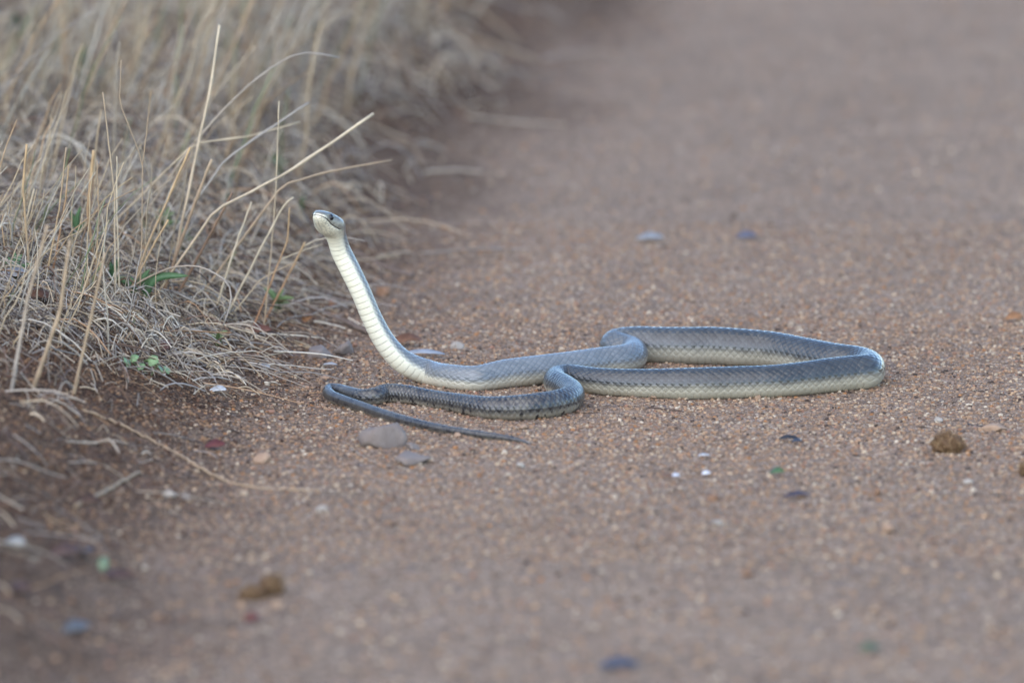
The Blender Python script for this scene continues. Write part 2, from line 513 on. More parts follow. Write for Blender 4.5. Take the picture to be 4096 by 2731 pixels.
# pigment: cream below, grey above
pb = np.interp(st, [0, .04, .07, .30, .42, .8, LEN * .62, LEN * .70, LEN * .8, LEN], [1.60, 1.70, 1.74, 1.66, 1.58, 1.54, 1.58, 1.85, 1.95, 2.1])
wob = 0.10 * (vnoise(su2 * 1.0, sp * 1.0, 12) - 0.5)
pig = smooth(-0.26, 0.34, np.abs(A) - pb[:, None] - 0.03 + wob * 1.4)
headcream = smooth(0.0007, -0.0006, lz - zm)
side_pale = 0.55 * smooth(0.012, -0.001, lz) * 0.5
snout_pale = smooth(0.011, 0.003, st)[:, None] * smooth(0.0036, 0.0012, lz)
hp = np.maximum(np.maximum(headcream, snout_pale * 0.95), side_pale)
hkk = smooth(0.048, 0.036, st)[:, None]
pig = pig * (1 - hkk) + hp * hkk
tail_f = np.broadcast_to(smooth(LEN * 0.60, LEN * 0.70, st)[:, None], A.shape)
dz = lz - zm
lab_s = np.exp(-((((d_mm + 1.0) % 4.2) - 2.1) / 0.34) ** 2) * (np.abs(dz) < 0.0042) * smooth(0.036, 0.030, st)[:, None] * (np.abs(sa) > 0.35)
chin = np.exp(-((lx) / 0.0005) ** 2) * (ca < 0) * smooth(0.026, 0.022, st)[:, None] * smooth(0.002, 0.004, st)[:, None]
chin2 = np.exp(-((np.abs(lx) - 0.0055 + 0.1 * np.abs(st[:, None] - 0.02)) / 0.0005) ** 2) * (ca < 0) * smooth(0.034, 0.03, st)[:, None] * smooth(0.010, 0.012, st)[:, None]
throat = 0.5 * np.exp(-((st[:, None] - 0.038) / 0.007) ** 2) * (ca < 0) * vnoise(st[:, None] * 900, A * 9, 41)
suture = np.clip(0.45 * lab_s + 0.5 * chin + 0.35 * chin2 + throat, 0, 0.7)
flank_f = np.broadcast_to(smooth(0.22, 0.50, st)[:, None], A.shape)
head_f = np.broadcast_to(smooth(0.058, 0.046, st)[:, None], A.shape)
nR = len(st)
V = P.reshape(-1, 3)
i0 = (np.arange(nR - 1)[:, None] * Mr + np.arange(Mr)[None, :])
i1 = (np.arange(nR - 1)[:, None] * Mr + (np.arange(Mr)[None, :] + 1) % Mr)
F = np.stack([i0, i1, i1 + Mr, i0 + Mr], -1).reshape(-1, 4)[:, ::-1]
M_SNAKE = snake_material()
snake = mesh_np('snake', V, F, M_SNAKE, True, {
    'su': ('F', su2), 'sp': ('F', sp), 'ven': ('F', ven), 'pig': ('F', pig),
    'head': ('F', head_f), 'mouth': ('F', np.clip(mw * 1.4, 0, 1)), 'tail': ('F', tail_f), 'flank': ('F', flank_f), 'suture': ('F', suture), 'neck': ('F', np.broadcast_to(smooth(0.34, 0.2, st)[:, None], A.shape)), 'fore_sheen': ('F', np.broadcast_to((smooth(0.78, 0.48, st) * smooth(0.03, 0.07, st))[:, None], A.shape))})
# close both ends
bm = bmesh.new(); bm.from_mesh(snake.data)
bmesh.ops.holes_fill(bm, edges=[e for e in bm.edges if e.is_boundary], sides=0)
bmesh.ops.recalc_face_normals(bm, faces=bm.faces)
bm.to_mesh(snake.data); bm.free()
tag(snake, 'grey snake with cream belly rearing its head, body looped on the road', 'snake')

def mat_plain(name, c, rough=0.5, spec=0.5, var=0.0, nscale=100, bump=0.0, bdist=0.001):
    t = NT(name)
    if var:
        n = t.noise(nscale, 4, 0.6, t.pos())
        cc = t.mix(n, tuple(x * (1 - var) for x in c), tuple(min(1, x * (1 + var)) for x in c))
        return t.out(cc, rough, t.bump(n, bump, bdist) if bump else None, spec)
    return t.out(c, rough, None, spec)

M_EYE = mat_plain('wet black eye', (0.006, 0.007, 0.009), 0.06, 0.6)
M_RIM = mat_plain('eyelid rim', (0.055, 0.055, 0.058), 0.4, 0.5)
ie = int(np.argmin(np.abs(st - eye_d)))
for s in (-1, 1):
    k = int(np.argmin(np.abs(ang - s * 1.22)))
    pe = P[ie, k]
    outw = Sn[ie] * math.sin(s * 1.22) + Dn[ie] * math.cos(1.22) * 0.5
    outw /= np.linalg.norm(outw)
    for nm, rr, mt, off in (('eye', 0.0041, M_EYE, -0.0016), ('eyelid', 0.0046, M_RIM, -0.0027)):
        bm = bmesh.new()
        bmesh.ops.create_uvsphere(bm, u_segments=24, v_segments=14, radius=rr)
        for f in bm.faces: f.smooth = True
        me = bpy.data.meshes.new(nm); bm.to_mesh(me); bm.free()
        me.materials.append(mt)
        eo = bpy.data.objects.new(nm, me)
        eo.location = pe + outw * off
        eo.rotation_euler = Vector(outw).to_track_quat('Z', 'Y').to_euler()
        if nm == 'eyelid': eo.scale = (1.06, 1.06, 0.9)
        col.objects.link(eo); eo.parent = snake

# ------------------------------------------------------------------ grit and pebbles
ICO = None
def rock_arrays(n, cen, size, flat, colr, kind='oct'):
    """n small angular stones merged: deformed boxes, 12 triangles each"""
    cube = np.array([[x, y, z] for x in (-1, 1) for y in (-1, 1) for z in (-1, 1)], float)
    fq = np.array([[0, 1, 3, 2], [4, 6, 7, 5], [0, 4, 5, 1], [2, 3, 7, 6], [0, 2, 6, 4], [1, 5, 7, 3]])
    v = np.repeat(cube[None], n, 0) * (0.62 + 0.5 * rng.random((n, 8, 3)))
    v[:, :, 2] *= flat[:, None]
    # shrink top corners so the blocks read as chips, then turn them
    a = rng.random(n) * 2 * math.pi
    tilt = (rng.random(n) - 0.5) * 1.2
    ca_, sa_ = np.cos(tilt)[:, None], np.sin(tilt)[:, None]
    y2 = v[..., 1] * ca_ - v[..., 2] * sa_
    z2 = v[..., 1] * sa_ + v[..., 2] * ca_
    v[..., 1], v[..., 2] = y2, z2
    ca_, sa_ = np.cos(a)[:, None], np.sin(a)[:, None]
    x3 = v[..., 0] * ca_ - v[..., 1] * sa_
    y3 = v[..., 0] * sa_ + v[..., 1] * ca_
    v[..., 0], v[..., 1] = x3, y3
    v = v * (size * 0.5)[:, None, None] + cen[:, None, :]
    f = (fq[None] + (np.arange(n) * 8)[:, None, None]).reshape(-1, 4)
    c = np.repeat(colr[:, None, :], 8, 1)
    return v.reshape(-1, 3), f, c.reshape(-1, 3)

PAL_ROAD = np.array([(.34, .25, .20), (.42, .29, .21), (.50, .36, .26), (.56, .47, .38), (.62, .56, .49), (.28, .23, .215), (.20, .165, .16),
                     (.10, .08, .075), (.44, .24, .13), (.36, .22, .17)])
WT_ROAD = np.array([.22, .16, .12, .10, .05, .13, .09, .05, .03, .05]); WT_ROAD = WT_ROAD / WT_ROAD.sum()
PAL_SOIL = np.array([(.16, .095, .07), (.24, .15, .10), (.10, .06, .045), (.36, .23, .15), (.44, .34, .25), (.06, .04, .035)])
WT_SOIL = np.array([.28, .22, .2, .14, .06, .10]); WT_SOIL = WT_SOIL / WT_SOIL.sum()

def scatter(n, y0, y1, s0, s1, pw=2.2):
    y = y0 + (y1 - y0) * rng.random(n)
    half = (y + 8.84) * 2048 / FPX * 1.2 + 0.15
    x = (rng.random(n) * 2 - 1) * half
    s = s0 + (s1 - s0) * rng.random(n) ** pw
    return x, y, s

def grit(name, parts, label):
    X, Y, Sz = [np.concatenate(a) for a in zip(*parts)]
    e = edge(X, Y)
    soil = rng.random(len(X)) < smooth(0.08, -0.14, e)
    keep = (~soil) | (rng.random(len(X)) < 0.75)
    X, Y, Sz, soil = X[keep], Y[keep], Sz[keep], soil[keep]
    n = len(X)
    cr = PAL_ROAD[rng.choice(len(PAL_ROAD), n, p=WT_ROAD)] * np.array([0.82, 0.76, 0.65])
    cs = PAL_SOIL[rng.choice(len(PAL_SOIL), n, p=WT_SOIL)]
    c = np.where(soil[:, None], cs * np.array([0.8, 0.77, 0.68]), cr) * (0.8 + 0.35 * rng.random((n, 1)))
    z = ground_z(X, Y) + Sz * 0.12
    v, f, cc = rock_arrays(n, np.stack([X, Y, z], 1), Sz, 0.55 + 0.45 * rng.random(n), c)
    o = mesh_np(name, v, f, M_GRIT, False, {'col': ('C', cc)})
    return tag(o, label, 'gravel', kind='stuff')

grit('gravel', [scatter(66000, -0.45, 0.50, 0.0013, 0.0044, 2.6), scatter(18000, -1.0, -0.45, 0.0016, 0.0042, 2.2),
                scatter(18000, 0.50, 1.2, 0.0016, 0.0044, 2.2), scatter(7000, 1.2, 3.5, 0.002, 0.0055, 2.2), scatter(4000, -1.7, -1.0, 0.002, 0.006, 2.2),
                scatter(350, -0.8, 1.0, 0.0045, 0.0070, 2.5)],
     'loose tan and grey grit strewn over the dirt road')


# ------------------------------------------------------------------ stalks, blades and litter
def tubes(Pts, Rad, Col, K=3, flat=1.0):
    """N bent tubes at once. Pts (N,S,3), Rad (N,S), Col (N,3) or (N,S,3)"""
    N, Sg, _ = Pts.shape
    T = np.gradient(Pts, axis=1)
    T /= np.linalg.norm(T, axis=2)[..., None] + 1e-9
    ref = rng.normal(size=(N, 1, 3)) * np.array([1, 1, 0.4])
    A1 = np.cross(T, np.broadcast_to(ref, T.shape)); A1 /= np.linalg.norm(A1, axis=2)[..., None] + 1e-9
    B1 = np.cross(T, A1)
    th = np.arange(K) / K * 2 * math.pi
    off = A1[:, :, None, :] * np.cos(th)[None, None, :, None] + B1[:, :, None, :] * (np.sin(th) * flat)[None, None, :, None]
    v = Pts[:, :, None, :] + off * Rad[:, :, None, None]
    base = (np.arange(N) * Sg * K)[:, None, None] + (np.arange(Sg - 1) * K)[None, :, None]
    k0 = np.arange(K)[None, None, :]; k1 = (np.arange(K) + 1)[None, None, :] % K
    f = np.stack([base + k0, base + k1, base + k1 + K, base + k0 + K], -1).reshape(-1, 4)
    if Col.ndim == 2: Col = np.repeat(Col[:, None, :], Sg, 1)
    c = np.repeat(Col[:, :, None, :], K, 2).reshape(-1, 3)
    return v.reshape(-1, 3), f, c

STRAW = np.array([(.46, .36, .225), (.42, .34, .23), (.38, .33, .25), (.34, .31, .265), (.38, .26, .145), (.28, .185, .11), (.48, .44, .35), (.17, .20, .10)])
W_UP = np.array([.18, .18, .17, .16, .09, .07, .09, .06])
LIT = np.array([(.46, .38, .27), (.42, .36, .27), (.34, .30, .25), (.28, .26, .24), (.34, .22, .13), (.15, .095, .065), (.52, .48, .40), (.08, .06, .05)])
W_LIT = np.array([.12, .13, .17, .19, .05, .10, .08, .16])

def view_half(y): return (y + 8.84) * 2048 / FPX

def standing(n, y0, y1, emax, xl, hmin, hmax, r0, wts, lean=0.35, S=7, keep=None, curve=0.5):
    y = y0 + (y1 - y0) * rng.random(n)
    xr = np.minimum((-0.235 + 0.118 * y) + emax, view_half(y) + 0.1)
    xleft = -(view_half(y) + xl)
    x = xleft + (xr - xleft) * rng.random(n)
    if keep is not None:
        k = rng.random(n) < keep(x, y)
        x, y = x[k], y[k]
    n = len(x)
    # tussocks: pull stalks towards clump centres
    cx = (np.round(x / 0.075) + (hash2(np.round(x / 0.075), np.round(y / 0.09), 3) - 0.5) * 0.8) * 0.075
    cy = (np.round(y / 0.09) + (hash2(np.round(x / 0.075), np.round(y / 0.09), 5) - 0.5) * 0.8) * 0.09
    pull = rng.random(n) ** 0.6 * 0.75
    x, y = x + (cx - x) * pull, y + (cy - y) * pull
    h = hmin + (hmax - hmin) * rng.random(n) ** 1.6
    th = rng.random(n) * 2 * math.pi
    ln = rng.random(n) * lean
    wind = 0.24
    dx, dy = np.cos(th) * ln + wind, np.sin(th) * ln
    t = np.linspace(0, 1, S)[None, :]
    bend = (rng.random(n) ** 2 * curve)[:, None]
    hx = h[:, None]
    kink = (rng.random((n, S)) - 0.5) * 0.006
    px = x[:, None] + hx * (dx[:, None] * (t + bend * t ** 2.5)) + kink
    py = y[:, None] + hx * (dy[:, None] * (t + bend * t ** 2.5)) + kink[::-1]
    pz = ground_z(x, y)[:, None] - 0.004 + hx * (t - 0.35 * bend * t ** 3)
    rad = (r0 * (0.6 + 0.8 * rng.random(n)))[:, None] * (1.0 - 0.55 * t)
    c = STRAW[rng.choice(len(STRAW), n, p=wts / wts.sum())] * (0.75 + 0.45 * rng.random((n, 1)))
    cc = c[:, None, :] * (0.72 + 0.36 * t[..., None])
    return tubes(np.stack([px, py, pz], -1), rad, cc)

def lying(n, y0, y1, efun, lmin, lmax, r0, wts, S=6, zup=0.02, curl=1.0, xl=0.4):
    y = y0 + (y1 - y0) * rng.random(n)
    xe = -0.235 + 0.118 * y
    xleft = -(view_half(y) + xl)
    x = xleft + (xe + 0.12 - xleft) * rng.random(n)
    e = edge(x, y)
    k = rng.random(n) < efun(x, y, e)
    x, y, e = x[k], y[k], e[k]
    n = len(x)
    L = lmin + (lmax - lmin) * rng.random(n) ** 1.8
    a = rng.random(n) * 2 * math.pi
    da = (rng.random(n) - 0.5) * 1.6 * curl
    t = np.linspace(0, 1, S)
    ax = a[:, None] + da[:, None] * t[None] + np.cumsum((rng.random((n, S)) - 0.5) * 0.35 * curl, 1)
    st_ = L[:, None] / (S - 1)
    px = x[:, None] + np.cumsum(np.cos(ax) * st_, 1)
    py = y[:, None] + np.cumsum(np.sin(ax) * st_, 1)
    lift = (rng.random(n) ** 1.5 * zup)[:, None] * smooth(0.05, -0.2, e)[:, None]
    tilt = ((rng.random(n) - 0.35) * 0.5)[:, None] * smooth(0.02, -0.2, e)[:, None]
    pz = ground_z(px, py) + 0.0015 + lift * (0.5 + np.sin(t * math.pi)[None]) + np.maximum(tilt * L[:, None] * t[None], 0)
    rad = (r0 * (0.5 + rng.random(n)))[:, None] * (1 - 0.4 * t[None])
    c = LIT[rng.choice(len(LIT), n, p=wts / wts.sum())] * (0.82 + 0.7 * rng.random((n, 1)))
    c = c * np.array([0.98, 0.96, 0.92])
    return tubes(np.stack([px, py, pz], -1), rad, c, 3, 0.45)

def join(parts):
    V, F, C_ = [], [], []
    o = 0
    for v, f, c in parts:
        V.append(v); F.append(f + o); C_.append(c); o += len(v)
    return np.concatenate(V), np.concatenate(F), np.concatenate(C_)

def stuff(name, parts, mat, label, cat):
    v, f, c = join(parts)
    return tag(mesh_np(name, v, f, mat, True, {'col': ('C', c)}), label, cat, kind='stuff')

def patch(x, y): return 0.12 + 0.88 * smooth(0.34, 0.62, vnoise(x * 5, y * 3, 21))
def grass_zone(x, y):
    e = edge(x, y)
    return smooth(-0.16, -0.34, e) * smooth(-0.42, -0.10, y) * patch(x, y)
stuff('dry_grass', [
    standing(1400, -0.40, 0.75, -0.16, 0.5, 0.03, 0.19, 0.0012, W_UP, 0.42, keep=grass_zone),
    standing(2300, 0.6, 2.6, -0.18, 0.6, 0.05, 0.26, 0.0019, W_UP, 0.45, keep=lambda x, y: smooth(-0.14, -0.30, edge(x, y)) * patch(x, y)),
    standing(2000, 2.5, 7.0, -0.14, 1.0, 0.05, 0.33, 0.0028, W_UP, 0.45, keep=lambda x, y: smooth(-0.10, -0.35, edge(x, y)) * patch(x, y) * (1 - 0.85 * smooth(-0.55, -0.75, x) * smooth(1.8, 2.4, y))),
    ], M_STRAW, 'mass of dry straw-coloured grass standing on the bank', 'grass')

def lit_near(x, y, e):
    return smooth(0.02, -0.20, e) ** 1.5 * (0.06 + 0.94 * smooth(-0.34, -0.02, y + 0.25 * (vnoise(x * 6, y * 6, 31) - 0.5))) * (0.4 + 0.6 * patch(x, y))
stuff('grass_litter', [
    lying(15000, -0.60, 0.8, lit_near, 0.02, 0.12, 0.0012, W_LIT, zup=0.022, curl=0.6),
    lying(16000, -0.60, 0.8, lit_near, 0.012, 0.06, 0.0006, W_LIT, zup=0.016),
    lying(13000, 0.7, 2.6, lambda x, y, e: smooth(0.02, -0.30, e) ** 1.6 * (0.35 + 0.65 * patch(x, y)), 0.03, 0.15, 0.0012, W_LIT, zup=0.045),
    lying(11000, 2.5, 7.0, lambda x, y, e: smooth(0.0, -0.32, e) ** 1.4 * (0.35 + 0.65 * patch(x, y)), 0.04, 0.2, 0.0018, W_LIT, zup=0.06, xl=0.9),
    lying(700, -1.5, -0.45, lambda x, y, e: smooth(0.0, -0.25, e), 0.02, 0.12, 0.0009, W_LIT, zup=0.01),
    ], M_STRAW, 'tangle of flattened grey-brown dead grass covering the bank', 'grass litter')

# ------------------------------------------------------------------ single stalks that stand out of the mass
def polyline(pts, n, straight=False):
    P_ = np.array(pts, float) if straight else catmull(np.array(pts, float), 10)
    d = np.concatenate([[0], np.cumsum(np.linalg.norm(np.diff(P_, axis=0), axis=1))])
    u = np.linspace(0, d[-1], n)
    return np.stack([np.interp(u, d, P_[:, k]) for k in range(3)], 1)

def stalk_mesh(name, pix, r0, r1, c0, c1, dy=0.0, node=True, K=6, n=22, Y=0.0, flat=1.0, parent=None, ground=True, straight=True):
    """pix: photograph pixels from base to tip; the base stands on the ground, the tip leans dy metres away"""
    if ground:
        q0 = at_y(pix[0][0], pix[0][1], Y)                 # where the stalk leaves the litter; its foot is below, on the soil
        q1 = at_y(pix[1][0], pix[1][1], Y)
        gz0 = float(ground_z(q0[0], q0[1])) - 0.005
        k0 = (gz0 - q0[2]) / (q1[2] - q0[2]) if q0[2] > gz0 else 0.0
        b = q0 + (q1 - q0) * max(k0, -2.6)
        b[2] = gz0; pts = [b, q0] if q0[2] > gz0 + 0.01 else [b]
    else:
        b = at_y(pix[0][0], pix[0][1], Y)
        pts = [b]
    for i, q in enumerate(pix[1:], 1):
        pts.append(at_y(q[0], q[1], b[1] + dy * i / (len(pix) - 1)))
    P_ = polyline(pts, n, straight)
    P_[1:-1] += rng.normal(size=P_[1:-1].shape) * 0.0002
    t = np.linspace(0, 1, n)
    k = depth(b) / FPX
    rad = (r0 + (r1 - r0) * t) * k
    if node:
        rad = rad * (1 + 0.35 * np.exp(-((t * 3.3) % 1 - 0.5) ** 2 / 0.004))
    cc = np.array(c0)[None] + (np.array(c1) - np.array(c0))[None] * t[:, None]
    cc = cc * (0.85 + 0.3 * rng.random((n, 1)))
    v, f, c = tubes(P_[None], rad[None], cc[None], K, flat)
    o = mesh_np(name, v, f, M_STRAW, True, {'col': ('C', c)}, parent=parent)
    bm = bmesh.new(); bm.from_mesh(o.data)
    bmesh.ops.holes_fill(bm, edges=[e for e in bm.edges if e.is_boundary], sides=0)
    bm.to_mesh(o.data); bm.free()
    return o

GOLD, PALE, TAN, BROWN, GREY, RUST = (.42, .29, .15), (.50, .42, .29), (.35, .26, .165), (.20, .125, .075), (.32, .29, .25), (.32, .16, .085)
ST = [  # pixels base to tip, base radius px, tip radius px, colours, lean, label, group
    ([(860, 840), (1000, 770), (1150, 690), (1300, 590), (1494, 455)], 6, 8, TAN, PALE, 0.10, 'thick pale straw slanting out of the grass over the road', None),
    ([(1077, 1085), (1092, 928), (1104, 762), (1116, 405)], 4, 3, TAN, PALE, 0, 'long straight needle-thin stalk rising beside the snake head', None),
    ([(976, 1125), (1050, 980), (1137, 818), (1173, 789)], 6, 5, PALE, PALE, 0, 'pale stalk with a broken kinked top beside the snake head', None),
    ([(1101, 1085), (1150, 960), (1158, 831)], 5, 4, RUST, GOLD, 0, 'reddish stalk leaning beside the kinked pale stalk', None),
    ([(560, 1065), (595, 965), (646, 855), (762, 589)], 6, 6, TAN, GOLD, 0, 'straight golden stalk leaning right above a green patch', None),
    ([(690, 1065), (735, 935), (783, 803), (848, 637)], 10, 8, BROWN, TAN, 0, 'thick brown leaning stalk with frayed end', None),
    ([(775, 1060), (850, 920), (929, 771)], 8, 6, BROWN, BROWN, 0, 'dark brown leaning stalk next to the frayed brown one', None),
    ([(920, 1050), (950, 960), (1006, 807)], 7, 4, PALE, PALE, 0.02, 'flat pale blade stalk rising from a green sprout', None),
    ([(363, 945), (350, 850), (375, 601)], 9, 9, BROWN, GOLD, 0, 'short thick golden stub sheathed above a dark base', None),
    ([(745, 810), (780, 640), (842, 351), (878, 101)], 8, 6, TAN, PALE, 0.05, 'tallest blurred straw stalk standing behind the others', None),
    ([(562, 1085), (568, 900), (571, 649), (479, 411), (485, 241)], 4, 2, TAN, TAN, 0, 'thin stalk bent left at a joint with hooked tip', None),
    ([(461, 1115), (458, 774), (434, 565), (411, 369)], 6, 3, PALE, TAN, 0, 'straight pale stalk between the golden stub and the joint-bent stalk', None),
    ([(475, 1090), (468, 850), (467, 625)], 5, 3, PALE, PALE, 0, 'shorter pale stalk close against the straight pale one', None),
    ([(119, 1110), (92, 750), (107, 577)], 6, 6, TAN, GOLD, 0, 'knobbly tan stalk over the long blue-grey leaf', None),
    ([(190, 1085), (235, 850), (265, 590)], 5, 4, GOLD, TAN, 0, 'gold stalk leaning over the upright green blades', None),
    ([(225, 1010), (262, 800), (275, 660)], 5, 3, RUST, GOLD, 0, 'reddish stalk crossing the leaning gold one', None),
    ([(100, 900), (137, 756)], 5, 5, TAN, PALE, 0, 'short pale stub beside the knobbly tan stalk', None),
    ([(385, 1060), (395, 850), (388, 640)], 4, 3, GOLD, TAN, 0, 'thin gold stalk right against the golden stub', None),
    ([(560, 1085), (620, 970), (673, 879)], 5, 5, TAN, GOLD, 0, 'straw stub ending level with the green patch', None),
    ([(1131, 1145), (1180, 1050), (1220, 968)], 6, 5, RUST, GOLD, 0, 'orange stalk with two side straws below the snake head', None),
    ([(1040, 1120), (1110, 1080), (1190, 1045)], 5, 3, PALE, TAN, 0, 'short straight straw slanting below the orange stalk', None),
    ([(601, 1105), (702, 1069), (804, 1069), (911, 1135), (923, 1206), (893, 1301)], 5, 4, TAN, GREY, -0.04, 'thin straw arched over in a wide bow', None),
    ([(780, 570), (928, 405), (1101, 262), (1214, 211), (1357, 232)], 6, 4, TAN, GREY, 0.05, 'blurred long straw arching right towards the road', None),
    ([(774, 575), (1000, 545), (1202, 488)], 5, 4, TAN, PALE, 0.05, 'blurred straw lying nearly level among the far stalks', None),
    ([(905, 635), (1070, 520), (1235, 411)], 6, 5, GREY, GREY, 0.05, 'blurred grey straw sloping up to the right', None),
    ([(1130, 740), (1300, 690), (1567, 640)], 8, 4, TAN, TAN, 0.08, 'blurred straw sloping over the soil behind the snake head', None),
    ([(150, 1500), (240, 1250), (280, 960)], 12, 8, TAN, TAN, 0, 'blurred near stalk over the curled brown leaf', None),
    ([(60, 1480), (110, 1200), (190, 900)], 12, 8, GREY, TAN, 0, 'blurred greyish stalk over the blue-grey leaf', None),
    ([(330, 1420), (380, 1200), (420, 1010)], 10, 6, TAN, TAN, 0, 'blurred near stalk in front of the pale grey curled leaf', None),
]
STY = {'thick pale straw slanting out of the grass over the road': 0.16, 'tallest blurred straw stalk standing behind the others': 0.30,
       'blurred long straw arching right towards the road': 0.40, 'blurred straw lying nearly level among the far stalks': 0.38,
       'blurred grey straw sloping up to the right': 0.36, 'blurred straw sloping over the soil behind the snake head': 0.30,
       'blurred near stalk over the curled brown leaf': -0.42, 'blurred greyish stalk over the blue-grey leaf': -0.45,
       'blurred near stalk in front of the pale grey curled leaf': -0.38, 'orange stalk with two side straws below the snake head': 0.30}
for pix, r0, r1, c0, c1, dy, lab, grp in ST:
    Ypl = STY.get(lab, 0.5 * float(np.clip(gpt(*pix[0])[1], 0.0, 0.5)))
    o = stalk_mesh('grass_stalk', pix, r0 * 0.8, r1 * 0.8, c0, c1, dy, Y=Ypl, straight=not any(k in lab for k in ('arch', 'bow')))
    tag(o, lab, 'grass stalk', grp)
    if 'orange stalk with two' in lab:
        b = (0, Ypl)
        stalk_mesh('side_straw', [(1215, 985), (1260, 962), (1330, 948), (1400, 951), (1462, 964)], 3, 1.5, PALE, GREY, 0, False, Y=b[1], parent=o, ground=False)
        stalk_mesh('side_straw', [(1120, 1040), (1200, 1006), (1292, 976)], 3, 1.5, PALE, PALE, 0, False, Y=b[1], parent=o, ground=False)
    if 'bent left at a joint' in lab:
        b = (0, Ypl)
        stalk_mesh('branch', [(570, 660), (585, 540), (604, 363)], 2.2, 1.2, TAN, GOLD, 0, False, Y=b[1], parent=o, ground=False)

# ------------------------------------------------------------------ green sprouts
def blade(name, pts3, w0, c0, c1, parent, n=12):
    P_ = polyline(pts3, n)
    t = np.linspace(0, 1, n)
    wd = w0 * np.clip(1.15 * np.sin(np.clip(t * 0.86 + 0.14, 0, 1) * math.pi) ** 0.6, 0.03, 1)
    T = np.gradient(P_, axis=0); T /= np.linalg.norm(T, axis=1)[:, None]
    side = np.cross(T, np.array([0.2 * rng.normal(), -1.0, 0.35])); side /= np.linalg.norm(side, axis=1)[:, None]
    nr = np.cross(side, T)
    V_, C_ = [], []
    for i in range(n):
        cc = np.array(c0) * (1 - t[i]) + np.array(c1) * t[i]
        for a, b in ((-1, 0.28), (0, -0.10), (1, 0.28), (0, -0.28)):
            V_.append(P_[i] + side[i] * wd[i] * a * 0.5 + nr[i] * wd[i] * b * 0.5); C_.append(cc)
    F_ = []
    for i in range(n - 1):
        for k in range(4):
            F_.append((i * 4 + k, i * 4 + (k + 1) % 4, i * 4 + 4 + (k + 1) % 4, i * 4 + 4 + k))
    return mesh_np(name, np.array(V_), np.array(F_), M_GREEN, True, {'col': ('C', np.array(C_))}, parent=parent)

GRN, GRN2, YGR = (.05, .11, .05), (.085, .17, .07), (.14, .20, .08)
def sprout(base, tips, wpx, label, c0=GRN, c1=GRN2, group=None):
    b = gpt(*base)
    wpx *= 1.35
    root = bpy.data.objects.new('grass_sprout', None)
    root.location = b; col.objects.link(root)
    k = depth(b) / FPX
    for tx, ty in tips:
        ty -= 14
        d = rng.normal() * 0.012
        tip = at_y(tx, ty, b[1] + d)
        mid = (b + tip) / 2 + np.array([0.15 * (b[0] - tip[0]), d * 0.3, 0.22 * np.linalg.norm(tip - b)])
        st0 = b + np.array([rng.normal() * 0.003, rng.normal() * 0.003, -0.004])
        blade('blade', [st0 - b, mid - b, tip - b], wpx * k * (0.75 + 0.5 * rng.random()), c0, c1, root)
    return tag(root, label, 'grass sprout', group)

sprout((554, 1232), [(655, 1105), (756, 1117), (690, 1112), (520, 1120), (600, 1090), (470, 1130)], 22, 'largest clump of broad green blades in the dead grass')
sprout((452, 1172), [(482, 1045), (440, 1060), (505, 1120)], 18, 'small upright clump of dark green blades beside the largest one', GRN, GRN)
sprout((1107, 1244), [(1137, 1170), (1179, 1206), (1055, 1165), (1120, 1190), (1160, 1225)], 16, 'fresh green sprout at the edge of the soil by the stick', GRN2, YGR)
sprout((304, 990), [(324, 837), (280, 855), (340, 900)], 15, 'upright green blades beside the golden stub')
sprout((660, 930), [(640, 850), (700, 860), (720, 900), (620, 880), (680, 840)], 16, 'blurred green patch behind the leaning brown stalk', GRN, YGR)
sprout((917, 1090), [(946, 1021), (900, 1050), (930, 1040)], 14, 'yellow-green sprout at the foot of the flat pale blade', YGR, YGR)
sprout((869, 1382), [(911, 1337), (880, 1340), (840, 1350), (900, 1360)], 13, 'little green sprout on the bare soil edge', GRN2, YGR)
sprout((60, 1130), [(30, 1040), (90, 1030), (60, 1020), (130, 1070), (10, 1060)], 16, 'green blades under the stalks on the outer bank')
sprout((740, 1000), [(765, 930), (720, 920), (790, 960)], 12, 'pale green sprout between the brown leaning stalks', YGR, GRN2)
sprout((1110, 720), [(1060, 640), (1100, 620), (1150, 660)], 20, 'blurred bright green leaf tuft behind the needle-thin stalk', GRN2, YGR)
sprout((1210, 860), [(1200, 790), (1222, 780), (1190, 800)], 12, 'blurred green sprig behind the reddish stalk', GRN2, GRN2)
sprout((320, 420), [(300, 250), (350, 230), (280, 290), (380, 270), (420, 300), (340, 180)], 26, 'blurred dark green tuft among the far tall grass', GRN, GRN2)
sprout((60, 260), [(20, 120), (90, 100), (130, 150), (180, 130), (60, 60), (150, 60)], 34, 'dark blurred greenery in the far grass', (.03, .05, .035), (.05, .075, .05))

